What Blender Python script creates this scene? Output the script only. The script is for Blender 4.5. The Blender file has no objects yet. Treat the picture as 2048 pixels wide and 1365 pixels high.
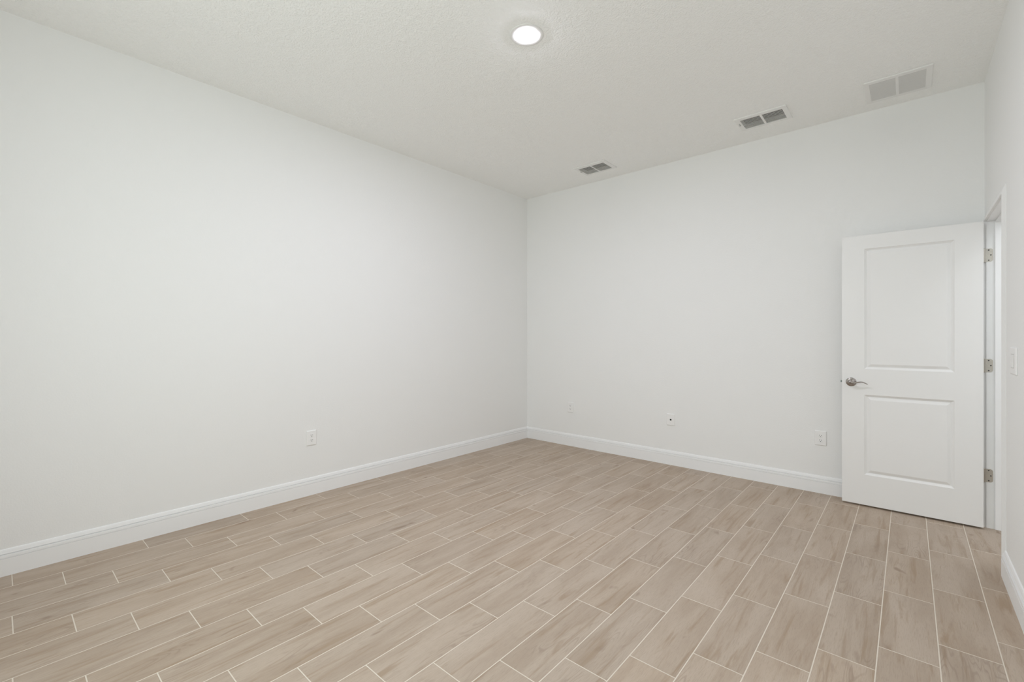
import bpy, bmesh, math
from mathutils import Vector, Matrix

# ------------------------------------------------------------------ scene, camera, light
SC = bpy.context.scene
COL = SC.collection
SC.view_settings.view_transform = 'Standard'
SC.view_settings.look = 'None'
SC.view_settings.gamma = 1.0
SC.view_settings.use_curve_mapping = False
SC.view_settings.exposure = 0.0
SC.cycles.max_bounces = 24
SC.cycles.diffuse_bounces = 16
SC.cycles.use_denoising = True

FPX = 906.7                       # focal length in pixels of the 2048 px wide frame
CAM_H = 1.29
YAW = math.atan((1817 - 1024) / FPX)
cam_d = bpy.data.cameras.new('camera')
cam_d.sensor_fit = 'HORIZONTAL'
cam_d.sensor_width = 36.0
cam_d.lens = 36.0 * FPX / 2048
cam_d.shift_y = -(682.5 - 674.0) / 2048
cam_d.clip_start = 0.02
cam = bpy.data.objects.new('camera', cam_d)
cam.location = (0, 0, CAM_H)
cam.rotation_euler = (math.pi / 2, 0, YAW)
COL.objects.link(cam)
SC.camera = cam

# room
XL, XR = -3.676, 0.395
YB, YF = 4.497, -0.55
CZ = 3.05
WT = 0.115                        # wall thickness
HALL_X = 1.75                     # far side of the passage beyond the door
# door opening in the right wall (clear, between jambs)
OY0, OY1, OZ = 3.625, 4.413, 2.066
# window in the wall behind the camera
VX0, VX1, WZ0, WZ1 = -2.30, -0.50, 0.90, 2.45

world = bpy.data.worlds.new('daylight')
world.use_nodes = True
world.node_tree.nodes['Background'].inputs[0].default_value = (0.96, 0.98, 1.0, 1)
world.node_tree.nodes['Background'].inputs[1].default_value = 1.05
SC.world = world


def area_light(name, loc, rot, sx, sy, power, color):
    d = bpy.data.lights.new(name, 'AREA')
    d.shape = 'RECTANGLE'
    d.size, d.size_y = sx, sy
    d.energy = power
    d.color = color
    o = bpy.data.objects.new(name, d)
    o.location = loc
    o.rotation_euler = rot
    COL.objects.link(o)
    return o


# daylight entering through the window in the wall behind the camera (faces into the room, +y)
area_light('window_daylight', ((VX0 + VX1) / 2, YF - 0.06, (WZ0 + WZ1) / 2), (math.pi / 2, 0, 0),
           VX1 - VX0 - 0.1, WZ1 - WZ0 - 0.1, 27.5, (0.87, 0.99, 0.93))
# added overhead fill over the passage beyond the open door, no real fixture
area_light('passage_fill', (1.15, 3.3, CZ - 0.02), (0, 0, 0), 1.0, 1.6, 14.0, (0.93, 0.955, 1.0))
LAMP_STRENGTH = 780.0

# ------------------------------------------------------------------ helpers


def link(name, bm, mat, parent=None, smooth=False, bevel=0.0):
    bmesh.ops.recalc_face_normals(bm, faces=bm.faces[:])
    me = bpy.data.meshes.new(name)
    bm.to_mesh(me)
    bm.free()
    me.materials.append(mat)
    o = bpy.data.objects.new(name, me)
    COL.objects.link(o)
    if smooth:
        for p in me.polygons:
            p.use_smooth = True
    if bevel > 0:
        m = o.modifiers.new('edge', 'BEVEL')
        m.width = bevel
        m.segments = 2
        m.limit_method = 'ANGLE'
        m.angle_limit = math.radians(40)
    if parent is not None:
        o.parent = parent
    return o


def tag(o, label, cat, kind=None, group=None):
    o['label'] = label
    o['category'] = cat
    if kind:
        o['kind'] = kind
    if group:
        o['group'] = group
    return o


def empty(name, loc=(0, 0, 0), rot=(0, 0, 0)):
    o = bpy.data.objects.new(name, None)
    o.empty_display_size = 0.05
    o.location = loc
    o.rotation_euler = rot
    COL.objects.link(o)
    return o


def box(bm, x0, x1, y0, y1, z0, z1):
    v = [bm.verts.new((x, y, z)) for z in (z0, z1) for y in (y0, y1) for x in (x0, x1)]
    for f in ((0, 2, 3, 1), (4, 5, 7, 6), (0, 1, 5, 4), (2, 6, 7, 3), (0, 4, 6, 2), (1, 3, 7, 5)):
        bm.faces.new([v[i] for i in f])


def slab_with_holes(bm, us, vs, holes, place, t):
    """a slab over the grid us x vs, cells inside a hole left out; place(u, v, d) -> point, d in (0, t)"""
    def solid(i, j):
        if not (0 <= i < len(us) - 1 and 0 <= j < len(vs) - 1):
            return False
        cu, cv = (us[i] + us[i + 1]) / 2, (vs[j] + vs[j + 1]) / 2
        return not any(h[0] < cu < h[1] and h[2] < cv < h[3] for h in holes)
    vd = {}

    def V(i, j, d):
        k = (i, j, d)
        if k not in vd:
            vd[k] = bm.verts.new(place(us[i], vs[j], d * t))
        return vd[k]
    for i in range(len(us) - 1):
        for j in range(len(vs) - 1):
            if not solid(i, j):
                continue
            for d in (0, 1):
                bm.faces.new([V(i, j, d), V(i + 1, j, d), V(i + 1, j + 1, d), V(i, j + 1, d)])
            for (di, dj, a, b) in ((-1, 0, (i, j), (i, j + 1)), (1, 0, (i + 1, j), (i + 1, j + 1)),
                                   (0, -1, (i, j), (i + 1, j)), (0, 1, (i, j + 1), (i + 1, j + 1))):
                if not solid(i + di, j + dj):
                    bm.faces.new([V(*a, 0), V(*b, 0), V(*b, 1), V(*a, 1)])


def extrude_profile(bm, prof, path):
    """prof: list of 2D points (closed); path: list of functions mapping a 2D point to a 3D point"""
    rings = [[bm.verts.new(fn(p)) for p in prof] for fn in path]
    n = len(prof)
    for a, b in zip(rings[:-1], rings[1:]):
        for i in range(n):
            bm.faces.new([a[i], a[(i + 1) % n], b[(i + 1) % n], b[i]])
    bm.faces.new(rings[0])
    bm.faces.new(rings[-1][::-1])


def lathe(bm, prof, seg=48, M=None):
    """prof: (r, h) pairs turned around +z; optional matrix"""
    rings = []
    for r, h in prof:
        if r < 1e-6:
            rings.append([bm.verts.new((0, 0, h))])
        else:
            rings.append([bm.verts.new((r * math.cos(2 * math.pi * k / seg), r * math.sin(2 * math.pi * k / seg), h)) for k in range(seg)])
    for a, b in zip(rings[:-1], rings[1:]):
        for k in range(seg):
            k2 = (k + 1) % seg
            if len(a) == 1 and len(b) == 1:
                continue
            if len(a) == 1:
                bm.faces.new([a[0], b[k], b[k2]])
            elif len(b) == 1:
                bm.faces.new([a[k], a[k2], b[0]])
            else:
                bm.faces.new([a[k], a[k2], b[k2], b[k]])
    if M is not None:
        vs = [v for r in rings for v in r]
        bmesh.ops.transform(bm, matrix=M, verts=vs)


def sweep(bm, pts, radii, seg=16):
    """a rounded bar along pts with elliptical sections (ra, rb); ra across the path in plan, rb in height"""
    rings = []
    n = len(pts)
    for i, p in enumerate(pts):
        p = Vector(p)
        t = (Vector(pts[min(i + 1, n - 1)]) - Vector(pts[max(i - 1, 0)])).normalized()
        up = Vector((0, 0, 1))
        side = t.cross(up).normalized()
        up = side.cross(t).normalized()
        ra, rb = radii[i]
        rings.append([bm.verts.new(p + side * ra * math.cos(2 * math.pi * k / seg) + up * rb * math.sin(2 * math.pi * k / seg)) for k in range(seg)])
    for a, b in zip(rings[:-1], rings[1:]):
        for k in range(seg):
            bm.faces.new([a[k], a[(k + 1) % seg], b[(k + 1) % seg], b[k]])
    bm.faces.new(rings[0])
    bm.faces.new(rings[-1][::-1])


def rounded_rect(w, h, r, n=6, corners=(1, 1, 1, 1)):
    """outline centred on 0; corners: lower left, lower right, upper right, upper left"""
    out = []
    for (sx, sy, a0, c) in ((-1, -1, math.pi, corners[0]), (1, -1, 1.5 * math.pi, corners[1]), (1, 1, 0, corners[2]), (-1, 1, 0.5 * math.pi, corners[3])):
        if not c:
            out.append((sx * w / 2, sy * h / 2))
            continue
        cx, cy = sx * (w / 2 - r), sy * (h / 2 - r)
        for k in range(n + 1):
            a = a0 + k / n * math.pi / 2
            out.append((cx + r * math.cos(a), cy + r * math.sin(a)))
    return out


def prism(bm, outline, y0, y1, inset=0.0, inset_d=0.0):
    """outline in (x, z) from y0 (back) to y1 (front); optional chamfer ring at the front"""
    n = len(outline)
    rings = [[bm.verts.new((x, y0, z)) for x, z in outline]]
    if inset > 0:
        sgn = 1 if y1 > y0 else -1
        rings.append([bm.verts.new((x, y1 - sgn * inset_d, z)) for x, z in outline])
        xm = max(abs(x) for x, z in outline)
        zm = max(abs(z) for x, z in outline)
        rings.append([bm.verts.new((x * (xm - inset) / xm, y1, z * (zm - inset) / zm)) for x, z in outline])
    else:
        rings.append([bm.verts.new((x, y1, z)) for x, z in outline])
    for a, b in zip(rings[:-1], rings[1:]):
        for i in range(n):
            bm.faces.new([a[i], a[(i + 1) % n], b[(i + 1) % n], b[i]])
    bm.faces.new(rings[0])
    bm.faces.new(rings[-1][::-1])


# ------------------------------------------------------------------ materials


class NT:
    def __init__(self, name):
        self.m = bpy.data.materials.new(name)
        self.m.use_nodes = True
        self.t = self.m.node_tree
        self.b = self.t.nodes['Principled BSDF']

    def n(self, typ, **kw):
        nd = self.t.nodes.new(typ)
        for k, v in kw.items():
            setattr(nd, k, v)
        return nd

    def l(self, a, b):
        self.t.links.new(a, b)

    def put(self, sock, v):
        if hasattr(v, 'is_output'):
            self.l(v, sock)
        else:
            sock.default_value = v

    def math(self, op, a, b=None, c=None):
        nd = self.n('ShaderNodeMath', operation=op)
        for i, v in enumerate((a, b, c)):
            if v is not None:
                self.put(nd.inputs[i], v)
        return nd.outputs[0]

    def mix(self, fac, a, b, mode='MIX'):
        nd = self.n('ShaderNodeMix', data_type='RGBA', blend_type=mode)
        self.put(nd.inputs[0], fac)
        self.put(nd.inputs[6], a)
        self.put(nd.inputs[7], b)
        return nd.outputs[2]

    def ramp(self, v, a, b, lo=0.0, hi=1.0, smooth=True):
        nd = self.n('ShaderNodeMapRange', interpolation_type='SMOOTHSTEP' if smooth else 'LINEAR')
        self.put(nd.inputs[0], v)
        for i, x in enumerate((a, b, lo, hi)):
            nd.inputs[i + 1].default_value = x
        return nd.outputs[0]

    def noise(self, vec, scale, detail=3.0, rough=0.5, dist=0.0):
        nd = self.n('ShaderNodeTexNoise')
        if vec is not None:
            self.l(vec, nd.inputs['Vector'])
        nd.inputs['Scale'].default_value = scale
        nd.inputs['Detail'].default_value = detail
        nd.inputs['Roughness'].default_value = rough
        nd.inputs['Distortion'].default_value = dist
        return nd.outputs[0]

    def obj_coord(self):
        return self.n('ShaderNodeTexCoord').outputs['Object']


def paint(name, col, rough, bump_scale=0.0, bump_h=0.0, spec=0.5, blotch=0.0):
    t = NT(name)
    t.b.inputs['Base Color'].default_value = (*col, 1)
    t.b.inputs['Roughness'].default_value = rough
    t.b.inputs['Specular IOR Level'].default_value = spec
    if bump_scale:
        co = t.obj_coord()
        h = t.noise(co, bump_scale, 2.0, 0.55)
        if blotch:
            h2 = t.noise(co, bump_scale * 0.28, 2.0, 0.5)
            h = t.math('ADD', t.ramp(h, 0.42, 0.62), t.math('MULTIPLY', t.ramp(h2, 0.45, 0.62), blotch))
        bp = t.n('ShaderNodeBump')
        bp.inputs['Distance'].default_value = bump_h
        bp.inputs['Strength'].default_value = 1.0
        t.l(h, bp.inputs['Height'])
        t.l(bp.outputs[0], t.b.inputs['Normal'])
    return t.m


def metal(name, col, rough):
    t = NT(name)
    t.b.inputs['Metallic'].default_value = 1.0
    t.b.inputs['Roughness'].default_value = rough
    co = t.obj_coord()
    f = t.noise(co, 90.0, 3.0)
    t.l(t.mix(t.ramp(f, 0.3, 0.7), (*[c * 0.93 for c in col], 1), (*col, 1)), t.b.inputs['Base Color'])
    return t.m


M_WALL = paint('wall_paint', (0.85, 0.855, 0.85), 0.6, 130.0, 0.0006, 0.3)
M_CEIL = paint('ceiling_paint', (0.925, 0.93, 0.92), 0.75, 95.0, 0.0011, 0.2, 0.8)
M_TRIM = paint('trim_paint', (0.87, 0.875, 0.88), 0.42, 40.0, 0.0002, 0.3)
M_DOOR = paint('door_paint', (0.85, 0.85, 0.845), 0.38, 60.0, 0.0003, 0.4)
M_PLATE = paint('white_plastic', (0.86, 0.86, 0.855), 0.5, 0, 0, 0.3)
M_VENT = paint('vent_enamel', (0.83, 0.83, 0.82), 0.4)
M_GRILLE = paint('grille_enamel', (0.74, 0.74, 0.73), 0.45)
M_LOUVER_SHADE = paint('louver_shade_grey', (0.5, 0.5, 0.48), 0.45)  # vent enamel darkened: shade on the recessed slats put into the colour
M_DUCT = paint('duct_dark', (0.03, 0.03, 0.03), 0.8)
M_SLOT = paint('slot_dark', (0.05, 0.05, 0.05), 0.6)
M_BLACK = paint('black_socket', (0.008, 0.008, 0.008), 0.5)
M_NICKEL = metal('satin_nickel', (0.42, 0.39, 0.37), 0.22)
M_HINGE = metal('hinge_nickel', (0.58, 0.55, 0.5), 0.42)
M_BOLT = paint('latch_metal', (0.22, 0.27, 0.25), 0.4)

t = NT('lamp_diffuser')
t.b.inputs['Base Color'].default_value = (1, 1, 1, 1)
t.b.inputs['Emission Color'].default_value = (0.875, 0.87, 1.0, 1)
t.b.inputs['Emission Strength'].default_value = LAMP_STRENGTH
M_LENS = t.m


def tile_material():
    t = NT('wood_look_tile')
    X0, W = 0.0932, 0.1886          # course lines run along y
    Y0, S, P = 2.6092, 0.18302, 0.55803   # butt joints, stepped by S from course to course
    co = t.obj_coord()
    sep = t.n('ShaderNodeSeparateXYZ')
    t.l(co, sep.inputs[0])
    x, y = sep.outputs[0], sep.outputs[1]
    u = t.math('DIVIDE', t.math('SUBTRACT', x, X0), W)
    k = t.math('FLOOR', u)
    fu = t.math('SUBTRACT', u, k)
    v = t.math('DIVIDE', t.math('SUBTRACT', t.math('SUBTRACT', y, Y0), t.math('MULTIPLY', k, S)), P)
    n = t.math('FLOOR', v)
    fv = t.math('SUBTRACT', v, n)
    du = t.math('MULTIPLY', t.math('MINIMUM', fu, t.math('SUBTRACT', 1.0, fu)), W)
    dv = t.math('MULTIPLY', t.math('MINIMUM', fv, t.math('SUBTRACT', 1.0, fv)), P)
    d = t.math('MINIMUM', du, dv)
    grout = t.ramp(d, 0.0016, 0.0026, 1.0, 0.0)
    cmb = t.n('ShaderNodeCombineXYZ')
    t.l(k, cmb.inputs[0])
    t.l(n, cmb.inputs[1])
    wn = t.n('ShaderNodeTexWhiteNoise', noise_dimensions='3D')
    t.l(cmb.outputs[0], wn.inputs['Vector'])
    rs = t.n('ShaderNodeSeparateColor')
    t.l(wn.outputs['Color'], rs.inputs[0])
    r1, r2, r3 = rs.outputs[0], rs.outputs[1], rs.outputs[2]

    def stretched(sx, sy, seed):
        c = t.n('ShaderNodeCombineXYZ')
        t.l(t.math('MULTIPLY', x, sx), c.inputs[0])
        t.l(t.math('MULTIPLY', y, sy), c.inputs[1])
        t.l(t.math('MULTIPLY', seed, 60.0), c.inputs[2])
        return c.outputs[0]
    broad = t.noise(stretched(11.0, 1.7, r1), 1.0, 3.0, 0.55, 0.4)
    streak = t.noise(stretched(30.0, 2.4, r2), 1.0, 4.0, 0.6, 0.6)
    fine = t.noise(stretched(420.0, 26.0, r3), 1.0, 2.0, 0.6)
    ringn = t.noise(stretched(10.0, 1.2, r2), 1.0, 2.0, 0.5, 0.35)
    rings = t.math('SINE', t.math('MULTIPLY', ringn, 130.0))
    ringmask = t.ramp(t.noise(stretched(6.0, 2.6, r3), 1.0, 2.0), 0.53, 0.68)
    knot = t.ramp(t.noise(stretched(13.0, 5.0, r1), 1.0, 1.5, 0.5, 0.5), 0.68, 0.80)

    base = t.mix(t.ramp(broad, 0.32, 0.68), (0.412, 0.328, 0.255, 1), (0.482, 0.398, 0.322, 1))
    base = t.mix(t.ramp(streak, 0.50, 0.72, 0.0, 0.72), base, (0.338, 0.246, 0.164, 1))
    base = t.mix(t.math('MULTIPLY', knot, 0.7), base, (0.25, 0.175, 0.12, 1))
    base = t.mix(t.math('MULTIPLY', t.math('MULTIPLY', ringmask, t.ramp(rings, 0.3, 1.0)), 0.34), base, (0.26, 0.19, 0.14, 1))
    base = t.mix(t.ramp(fine, 0.48, 0.72, 0.0, 0.34), base, (0.30, 0.23, 0.18, 1))
    hsv = t.n('ShaderNodeHueSaturation')
    t.l(base, hsv.inputs['Color'])
    t.l(t.ramp(r2, 0, 1, 0.965, 1.035, False), hsv.inputs['Value'])
    t.l(t.ramp(r3, 0, 1, 0.95, 1.05, False), hsv.inputs['Saturation'])
    gcol = t.mix(t.noise(co, 60.0, 3.0), (0.66, 0.59, 0.50, 1), (0.74, 0.68, 0.59, 1))
    t.l(t.mix(grout, hsv.outputs[0], gcol), t.b.inputs['Base Color'])
    t.l(t.math('ADD', t.math('MULTIPLY', grout, 0.3), 0.52), t.b.inputs['Roughness'])
    t.b.inputs['Specular IOR Level'].default_value = 0.35
    h = t.math('ADD', t.ramp(d, 0.0012, 0.0042, -1.0, 0.0), t.math('MULTIPLY', fine, 0.12))
    bp = t.n('ShaderNodeBump')
    bp.inputs['Distance'].default_value = 0.0012
    bp.inputs['Strength'].default_value = 0.7
    t.l(h, bp.inputs['Height'])
    t.l(bp.outputs[0], t.b.inputs['Normal'])
    return t.m


M_FLOOR = tile_material()

# ------------------------------------------------------------------ the room shell
bm = bmesh.new()
box(bm, XL - WT, HALL_X + WT, YF - WT, YB + WT, -0.1, 0.0)
tag(link('floor', bm, M_FLOOR), 'beige wood-look plank tile floor with pale grout lines', 'floor', 'structure')

# ceiling registers: outer x0, x1, y0, y1 and the opening inside the frame
VENTS = {
    'corner': dict(o=(-2.632, -2.272, 3.985, 4.250), h=(-2.606, -2.312, 4.030, 4.222)),
    'middle': dict(o=(-1.066, -0.698, 3.942, 4.205), h=(-1.030, -0.732, 3.984, 4.174)),
    'return': dict(o=(-0.236, 0.121, 3.972, 4.335), h=(-0.206, 0.088, 4.010, 4.298)),
}
us = sorted({XL - WT, HALL_X + WT} | {v['h'][i] for v in VENTS.values() for i in (0, 1)})
vs = sorted({YF - WT, YB + WT} | {v['h'][i] for v in VENTS.values() for i in (2, 3)})
bm = bmesh.new()
slab_with_holes(bm, us, vs, [v['h'] for v in VENTS.values()], lambda u, v, d: (u, v, CZ + d), 0.03)
tag(link('ceiling', bm, M_CEIL), 'off-white ceiling with a light knockdown texture', 'ceiling', 'structure')

bm = bmesh.new()
box(bm, XL - WT, XL, YF - WT, YB + WT, 0, CZ)
tag(link('wall_left', bm, M_WALL), 'long blank white wall with a single outlet on it', 'wall', 'structure')
bm = bmesh.new()
box(bm, XL, HALL_X, YB, YB + WT, 0, CZ)
tag(link('wall_back', bm, M_WALL), 'white wall behind the open door, with two outlets and a cable plate', 'wall', 'structure')
bm = bmesh.new()
slab_with_holes(bm, [YF, OY0 - 0.018, OY1 + 0.018, YB], [0, OZ + 0.018, CZ],
                [(OY0 - 0.018, OY1 + 0.018, 0, OZ + 0.018)],
                lambda u, v, d: (XR + d, u, v), WT)
tag(link('wall_right', bm, M_WALL), 'white wall with the doorway and the light switch', 'wall', 'structure')
bm = bmesh.new()
slab_with_holes(bm, [XL, VX0, VX1, XR + WT], [0, WZ0, WZ1, CZ], [(VX0, VX1, WZ0, WZ1)], lambda u, v, d: (u, YF - d, v), WT)
tag(link('wall_front', bm, M_WALL), 'white wall with a window opposite the wall behind the door', 'wall', 'structure')
bm = bmesh.new()
box(bm, HALL_X, HALL_X + WT, 2.30, YB + WT, 0, CZ)
tag(link('wall_passage', bm, M_WALL), 'white wall of the passage beyond the doorway', 'wall', 'structure')

# windows: frame, meeting rail, sill (built facing -x, turned for the one behind the camera)
for wname, loc, rz, w, lab in (('window_1', ((VX0 + VX1) / 2, YF, WZ0), -math.pi / 2, VX1 - VX0, 'white framed window opposite the wall behind the door'),):
    win = tag(empty(wname, loc, (0, 0, rz)), lab, 'window', 'structure')
    hw, hh = w / 2, WZ1 - WZ0
    bm = bmesh.new()
    for a in ((-hw, -hw + 0.045, 0, hh), (hw - 0.045, hw, 0, hh), (-hw, hw, 0, 0.045), (-hw, hw, hh - 0.045, hh), (-hw, hw, hh / 2 - 0.02, hh / 2 + 0.02)):
        box(bm, WT - 0.045, WT - 0.005, a[0], a[1], a[2], a[3])
    link('window_frame', bm, M_TRIM, win)
    bm = bmesh.new()
    box(bm, -0.03, 0.055, -hw - 0.03, hw + 0.03, -0.02, 0.0)
    link('window_sill', bm, M_TRIM, win, bevel=0.004)
# room beyond the doorway ends at a short wall
bm = bmesh.new()
box(bm, XR + WT, HALL_X, 2.30, 2.30 + WT, 0, CZ)
tag(link('wall_passage_end', bm, M_WALL), 'white wall closing the passage beyond the doorway', 'wall', 'structure')

# baseboards: profile (out from the wall, up)
BT = 0.0165
PROF = [(0, 0), (BT, 0), (BT, 0.0930), (BT - 0.0055, 0.0935), (BT - 0.0055, 0.0962), (BT - 0.0005, 0.0974), (BT - 0.0008, 0.105),
        (BT - 0.0018, 0.1118), (BT - 0.0125, 0.1128), (BT - 0.0125, 0.1178), (BT - 0.0048, 0.1190), (BT - 0.0068, 0.124), (BT - 0.0090, 0.133), (BT - 0.0118, 0.1395), (0, 0.142)]
for name, path, lab in (
    ('baseboard_left', [lambda p: (XL + p[0], YF + p[0], p[1]), lambda p: (XL + p[0], YB - p[0], p[1])], 'white profiled baseboard along the long blank wall'),
    ('baseboard_back', [lambda p: (XL + p[0], YB - p[0], p[1]), lambda p: (XR - p[0], YB - p[0], p[1])], 'white profiled baseboard running behind the open door'),
    ('baseboard_right', [lambda p: (XR - p[0] * 1.15, YF + p[0], p[1]), lambda p: (XR - p[0] * 1.15, OY0 - 0.047, p[1])], 'white profiled baseboard below the light switch'),
    ('baseboard_front', [lambda p: (XL + p[0], YF + p[0], p[1]), lambda p: (XR - p[0], YF + p[0], p[1])], 'white profiled baseboard below the window'),
):
    bm = bmesh.new()
    extrude_profile(bm, PROF, path)
    tag(link(name, bm, M_TRIM), lab, 'baseboard', 'structure')

# door frame: jamb, stop, casing
fr = tag(empty('trim_1', (XR, OY0, 0)), 'white wooden door frame around the doorway beside the open door', 'door frame', 'structure')


def at_frame(o):
    o.matrix_parent_inverse = Matrix.Translation((-XR, -OY0, 0))
    return o


bm = bmesh.new()
box(bm, XR, XR + WT, OY1, OY1 + 0.018, 0, OZ)
box(bm, XR, XR + WT, OY0 - 0.018, OY0, 0, OZ)
box(bm, XR, XR + WT, OY0 - 0.018, OY1 + 0.018, OZ, OZ + 0.018)
at_frame(link('jamb', bm, M_TRIM, fr))
bm = bmesh.new()
SX0, SX1, ST = XR + 0.040, XR + 0.078, 0.0115
box(bm, SX0, SX1, OY1 - ST, OY1, 0, OZ)
box(bm, SX0, SX1, OY0, OY0 + ST, 0, OZ)
box(bm, SX0, SX1, OY0 + ST, OY1 - ST, OZ - ST, OZ)
at_frame(link('stop', bm, M_TRIM, fr, bevel=0.002))
CT, CW, RV = 0.0135, 0.045, 0.005
cp = [(0, 0), (CT * 0.93, 0), (CT, 0.0015), (CT, 0.012), (CT * 0.15, CW), (0, CW)]
bm = bmesh.new()
extrude_profile(bm, cp, [
    lambda p: (XR - p[0], OY0 - 0.0 - p[1], 0.0),
    lambda p: (XR - p[0], OY0 - 0.0 - p[1], OZ + RV + p[1]),
    lambda p: (XR - p[0], min(OY1 + RV + p[1], YB - 0.001), OZ + RV + p[1]),
    lambda p: (XR - p[0], min(OY1 + RV + p[1], YB - 0.001), 0.0)])
at_frame(link('casing', bm, M_WALL, fr))

# ------------------------------------------------------------------ the open door
DX0, DX1, DY, DT, DZ0, DZ1 = -0.390, 0.3775, 4.350, 0.035, 0.014, 2.061
PANELS = [(-0.252, 0.2375, 0.243, 0.850), (-0.252, 0.2375, 1.045, 1.957)]
STEPS = [(0.0, 0.0), (0.0015, 0.0018), (0.0040, 0.0040), (0.0120, 0.0098), (0.0150, 0.0112), (0.0180, 0.0112), (0.0350, 0.0032), (0.0385, 0.0024)]


def door_face(bm, y, sgn):
    xs = [DX0, PANELS[0][0], PANELS[0][1], DX1]
    zs = [DZ0, PANELS[0][2], PANELS[0][3], PANELS[1][2], PANELS[1][3], DZ1]
    g = [[bm.verts.new((X, y, Z)) for Z in zs] for X in xs]
    for i in range(3):
        for j in range(5):
            if i == 1 and j in (1, 3):
                prev = [g[1][j], g[2][j], g[2][j + 1], g[1][j + 1]]
                x0, x1, z0, z1 = PANELS[(j - 1) // 2]
                for ins, dep in STEPS[1:]:
                    ring = [bm.verts.new(q) for q in ((x0 + ins, y + sgn * dep, z0 + ins), (x1 - ins, y + sgn * dep, z0 + ins),
                                                     (x1 - ins, y + sgn * dep, z1 - ins), (x0 + ins, y + sgn * dep, z1 - ins))]
                    for k in range(4):
                        bm.faces.new([prev[k], prev[(k + 1) % 4], ring[(k + 1) % 4], ring[k]])
                    prev = ring
            else:
                bm.faces.new([g[i][j], g[i + 1][j], g[i + 1][j + 1], g[i][j + 1]])
    edge = [g[0][j] for j in range(6)] + [g[1][5], g[2][5]] + [g[3][j] for j in range(5, -1, -1)] + [g[2][0], g[1][0]]
    return edge


bm = bmesh.new()
ea = door_face(bm, DY, 1)
eb = door_face(bm, DY + DT, -1)
for i in range(len(ea)):
    j = (i + 1) % len(ea)
    bm.faces.new([ea[i], ea[j], eb[j], eb[i]])
door = link('door_1', bm, M_DOOR)
tag(door, 'white two-panel interior door standing open in front of the wall', 'door', 'structure')
for (x0, x1, z0, z1) in PANELS:
    bm = bmesh.new()
    i = STEPS[-1][0]
    box(bm, x0 + i, x1 - i, DY + STEPS[-1][1], DY + DT - STEPS[-1][1], z0 + i, z1 - i)
    link('panel', bm, M_DOOR, door)

# lever handle on both faces
HX, HZ = -0.3325, 0.9425


def handle(y, sgn):
    bm = bmesh.new()
    M = Matrix.Translation((HX, y, HZ)) @ Matrix.Rotation(math.radians(90) * (1 if sgn < 0 else -1), 4, 'X')
    lathe(bm, [(0, 0), (0.0335, 0), (0.0335, 0.003), (0.0322, 0.0055), (0.0285, 0.0078), (0.0225, 0.0092), (0.0195, 0.0095), (0.0185, 0.0115),
               (0.0150, 0.0130), (0.0128, 0.0150), (0, 0.0150)], 48, M)
    h = link('door_handle', bm, M_NICKEL, door, smooth=True)
    h['label'] = 'satin nickel lever handle'
    bm = bmesh.new()
    lathe(bm, [(0.0118, 0.0150), (0.0108, 0.022), (0.0105, 0.034), (0.0122, 0.042), (0.0132, 0.050), (0.0115, 0.0545), (0, 0.0555)], 32, M)
    o = sgn * 0.047
    pts = [(HX - 0.004, y + o, HZ), (HX + 0.012, y + o * 1.02, HZ - 0.0012), (HX + 0.028, y + o * 1.04, HZ - 0.0010), (HX + 0.044, y + o * 1.05, HZ + 0.0022),
           (HX + 0.058, y + o * 1.02, HZ + 0.0052), (HX + 0.070, y + o * 0.97, HZ + 0.0055), (HX + 0.082, y + o * 0.90, HZ + 0.0015),
           (HX + 0.093, y + o * 0.82, HZ - 0.0050), (HX + 0.102, y + o * 0.75, HZ - 0.0105)]
    rad = [(0.010, 0.0085), (0.0085, 0.0072), (0.0070, 0.0060), (0.0064, 0.0052), (0.0062, 0.0046), (0.0060, 0.0042), (0.0056, 0.0038), (0.0048, 0.0034), (0.0026, 0.0020)]
    sweep(bm, pts, rad)
    link('lever', bm, M_NICKEL, h, smooth=True)


handle(DY, -1)
handle(DY + DT, 1)
bm = bmesh.new()
box(bm, DX0 - 0.010, DX0 + 0.001, DY + 0.010, DY + 0.024, HZ - 0.006, HZ + 0.008)
link('latch_bolt', bm, M_BOLT, door, bevel=0.002)['label'] = 'small metal latch bolt on the edge of the door'

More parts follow.
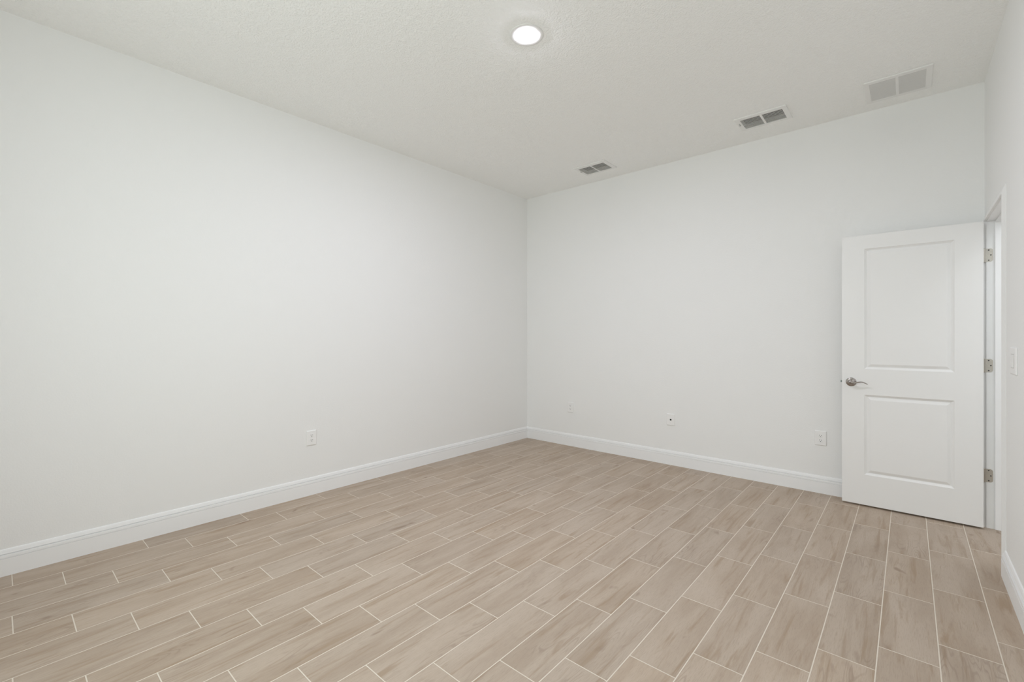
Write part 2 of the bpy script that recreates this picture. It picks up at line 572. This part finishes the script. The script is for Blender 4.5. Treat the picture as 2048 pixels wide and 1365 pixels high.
# three hinges, rounded leaf on the jamb and knuckle at the door edge
for zc in (1.840, 1.096, 0.354):
    bm = bmesh.new()
    lw, lh = 0.047, 0.089
    x0 = 0.3795
    ol = [(x + x0 + lw / 2, z + zc) for x, z in rounded_rect(lw, lh, 0.014, 6, (0, 1, 1, 0))]
    prism(bm, ol, OY1, OY1 - 0.0022)
    Mk = Matrix.Translation((0.3835, OY1 - 0.0045, zc - lh / 2))
    lathe(bm, [(0, -0.003), (0.0035, -0.003), (0.0058, 0), (0.0058, lh * 0.2), (0.0052, lh * 0.205), (0.0058, lh * 0.21), (0.0058, lh * 0.4), (0.0052, lh * 0.405),
               (0.0058, lh * 0.41), (0.0058, lh * 0.6), (0.0052, lh * 0.605), (0.0058, lh * 0.61), (0.0058, lh * 0.8), (0.0052, lh * 0.805), (0.0058, lh * 0.81),
               (0.0058, lh), (0.0035, lh + 0.003), (0, lh + 0.003)], 20, Mk)
    box(bm, DX1, DX1 + 0.0018, DY + 0.004, OY1 - 0.006, zc - lh / 2, zc + lh / 2)
    hg = link('hinge', bm, M_HINGE, door)
    hg['label'] = 'nickel hinge between door and jamb'
    for (dx, dz) in ((0.027, 0.034), (0.037, 0.0), (0.027, -0.034)):
        bm = bmesh.new()
        Ms = Matrix.Translation((x0 + dx, OY1 - 0.0022, zc + dz)) @ Matrix.Rotation(math.radians(90), 4, 'X')
        lathe(bm, [(0, -0.001), (0.0042, -0.001), (0.0042, 0.0004), (0.003, 0.0009), (0.0012, 0.0003), (0, 0.0003)], 16, Ms)
        link('screw', bm, M_SLOT, hg)['label'] = 'dark screw head'

# ------------------------------------------------------------------ outlets, cable plate, switch (built facing -y, back at y = 0)
PW, PH = 0.082, 0.121


def plate_mesh(name, w, h, parent):
    bm = bmesh.new()
    # thin shadow gap at the wall, then the bevelled plate
    prism(bm, rounded_rect(w - 0.004, h - 0.004, 0.003, 3), 0.0, -0.0015)
    prism(bm, rounded_rect(w, h, 0.004, 3), -0.0012, -0.0075, 0.0045, 0.0035)
    return link(name, bm, M_PLATE, parent)


def outlet(loc, rotz, label):
    r = empty('power_outlet', loc, (0, 0, rotz))
    tag(r, label, 'outlet', None, 'wall outlets')
    plate_mesh('cover_plate', PW, PH, r)
    for s in (-1, 1):
        bm = bmesh.new()
        ol = []
        for k in range(32):
            a = 2 * math.pi * k / 32
            ol.append((0.0172 * math.cos(a), max(-0.0138, min(0.0138, 0.0172 * math.sin(a)))))
        prism(bm, ol, -0.004, -0.0089, 0.001, 0.0008)
        rc = link('receptacle', bm, M_PLATE, r)
        rc.location = (0, 0, s * 0.0195)
        for (sx, w, h) in ((-0.0064, 0.0026, 0.0088), (0.0064, 0.0026, 0.0074)):
            bm = bmesh.new()
            box(bm, sx - w / 2, sx + w / 2, -0.0092, -0.006, 0.0040 - h / 2, 0.0040 + h / 2)
            link('slot', bm, M_SLOT, rc)['label'] = 'dark plug slot'
        bm = bmesh.new()
        lathe(bm, [(0, 0), (0.0029, 0), (0.0029, 0.0032), (0, 0.0032)], 16, Matrix.Translation((0, -0.006, -0.0072)) @ Matrix.Rotation(math.radians(90), 4, 'X'))
        link('slot', bm, M_SLOT, rc)['label'] = 'dark round ground hole'
    bm = bmesh.new()
    lathe(bm, [(0, 0), (0.0028, 0), (0.0024, 0.0012), (0, 0.0014)], 16, Matrix.Translation((0, -0.0074, 0)) @ Matrix.Rotation(math.radians(90), 4, 'X'))
    link('screw', bm, M_VENT, r)
    return r


outlet((XL, 1.710, 0.464), math.radians(90), 'white duplex outlet alone on the long blank wall')
outlet((-3.010, YB, 0.455), 0, 'white duplex outlet on the wall close to the far room corner')
outlet((-0.546, YB, 0.453), 0, 'white duplex outlet on the wall next to the open door')

r = tag(empty('cable_outlet', (-1.803, YB, 0.454)), 'white wall plate with a single black cable socket', 'cable outlet')
plate_mesh('cover_plate', PW, PH - 0.003, r)
bm = bmesh.new()
Mr = Matrix.Rotation(math.radians(90), 4, 'X')
lathe(bm, [(0, 0.004), (0.0085, 0.004), (0.0085, 0.0105), (0.0070, 0.0125), (0.0055, 0.0125), (0.0052, 0.0095), (0, 0.0095)], 24, Mr)
link('socket', bm, M_BLACK, r)['label'] = 'round black coaxial socket'
for s in (-1, 1):
    bm = bmesh.new()
    lathe(bm, [(0, 0.007), (0.0028, 0.007), (0.0024, 0.0087), (0, 0.0089)], 16, Matrix.Translation((0, 0, s * 0.041)) @ Mr)
    link('screw', bm, M_VENT, r)

# light switch on the right wall (faces -x)
r = tag(empty('light_switch', (XR, 3.325, 1.170), (0, 0, math.radians(-90))), 'white rocker light switch plate on the wall near the doorway', 'light switch')
plate_mesh('cover_plate', 0.175, 0.134, r)
bm = bmesh.new()
prism(bm, rounded_rect(0.084, 0.070, 0.003, 3), -0.004, -0.0081)
link('rocker_frame', bm, M_LOUVER_SHADE, r)
bm = bmesh.new()
ol = [(-0.004, -0.032), (-0.0125, -0.032), (-0.0098, 0.0), (-0.0088, 0.032), (-0.004, 0.032)]
rings = [[bm.verts.new((sx, y, z)) for y, z in ol] for sx in (-0.039, 0.039)]
for i in range(5):
    bm.faces.new([rings[0][i], rings[0][(i + 1) % 5], rings[1][(i + 1) % 5], rings[1][i]])
bm.faces.new(rings[0])
bm.faces.new(rings[1][::-1])
link('rocker', bm, M_PLATE, r, bevel=0.001)

# ------------------------------------------------------------------ ceiling vents


def vent(name, key, label, cat, n_slats, tilt, slat_w, mid_w, lever=False, slat_mat=None, group=None):
    x0, x1, y0, y1 = VENTS[key]['o']
    a0, a1, b0, b1 = VENTS[key]['h']
    cx, cy = (x0 + x1) / 2, (y0 + y1) / 2
    r = tag(empty(name, (cx, cy, CZ)), label, cat, None, group)
    # frame: flat flange with a bevelled outer lip, and the bar between the two banks
    bm = bmesh.new()
    m = (a0 + a1) / 2 - cx
    X = [x0 - cx, a0 - cx, m - mid_w / 2, m + mid_w / 2, a1 - cx, x1 - cx]
    Y = [y0 - cy, b0 - cy, b1 - cy, y1 - cy]
    slab_with_holes(bm, X, Y, [(X[1], X[2], Y[1], Y[2]), (X[3], X[4], Y[1], Y[2])], lambda u, v, d: (u, v, -0.0095 + d), 0.0095)
    link('frame', bm, M_VENT, r, bevel=0.0025)
    # sheet metal box above the ceiling
    bm = bmesh.new()
    e = 0.001
    slab_with_holes(bm, [X[1] - e - 0.002, X[1] - e, X[4] + e, X[4] + e + 0.002], [Y[1] - e - 0.002, Y[1] - e, Y[2] + e, Y[2] + e + 0.002],
                    [(X[1] - e, X[4] + e, Y[1] - e, Y[2] + e)], lambda u, v, d: (u, v, 0.031 + d), 0.12)
    box(bm, X[1] - e - 0.002, X[4] + e + 0.002, Y[1] - e - 0.002, Y[2] + e + 0.002, 0.151, 0.153)
    link('duct_box', bm, M_DUCT, r)['label'] = 'dark duct behind the louvers'
    for (p, q) in ((X[1], X[2]), (X[3], X[4])):
        bm = bmesh.new()
        pitch = (Y[2] - Y[1]) / n_slats
        for i in range(n_slats):
            yc = Y[1] + pitch * (i + 0.5)
            c, s = math.cos(tilt) * slat_w / 2, math.sin(tilt) * slat_w / 2
            th = 0.0006
            zc = -0.0075 + abs(s)
            vv = []
            for xx in (p, q):
                for (dy, dz) in ((-c, -s - th), (c, s - th), (c, s + th), (-c, -s + th)):
                    vv.append(bm.verts.new((xx, yc + dy, zc + dz)))
            for f in ((0, 1, 2, 3), (4, 7, 6, 5), (0, 4, 5, 1), (1, 5, 6, 2), (2, 6, 7, 3), (3, 7, 4, 0)):
                bm.faces.new([vv[k] for k in f])
        link('louver_bank', bm, slat_mat or M_LOUVER_SHADE, r)
    if lever:
        bm = bmesh.new()
        box(bm, X[0] + 0.014, X[0] + 0.022, Y[1] + 0.05, Y[1] + 0.10, -0.0105, -0.0075)
        box(bm, X[0] + 0.015, X[0] + 0.021, Y[1] + 0.070, Y[1] + 0.078, -0.020, -0.0105)
        link('damper_lever', bm, M_LOUVER_SHADE, r, bevel=0.001)
    return r


vent('ceiling_vent', 'corner', 'white louvered ceiling vent nearest the far room corner', 'ceiling vent', 9, math.radians(-15), 0.0068, 0.012, True, None, 'supply vents in the ceiling')
vent('ceiling_vent', 'middle', 'white louvered ceiling vent between the corner vent and the return grille', 'ceiling vent', 9, math.radians(-15), 0.0068, 0.016, True, None, 'supply vents in the ceiling')
vent('return_air_grille', 'return', 'larger pale return air grille with fine slats in the ceiling above the door', 'air grille', 22, math.radians(-20), 0.0062, 0.018, False, M_GRILLE)

# ------------------------------------------------------------------ ceiling light
r = tag(empty('ceiling_light', (-1.676, 2.046, CZ)), 'round flush white ceiling light, switched on', 'ceiling light')
bm = bmesh.new()
lathe(bm, [(0.060, 0.0), (0.098, 0.0), (0.099, -0.0012), (0.097, -0.0026), (0.090, -0.0034), (0.070, -0.0036), (0.0635, -0.0034), (0.0622, -0.0026), (0.0620, -0.001)], 64)
link('trim_ring', bm, M_VENT, r, smooth=True)
bm = bmesh.new()
lathe(bm, [(0.0618, -0.0015), (0.0618, -0.0036), (0.060, -0.0050), (0.050, -0.0062), (0.03, -0.0070), (0, -0.0074)], 48)
link('diffuser', bm, M_LENS, r, smooth=True)['label'] = 'glowing white diffuser'
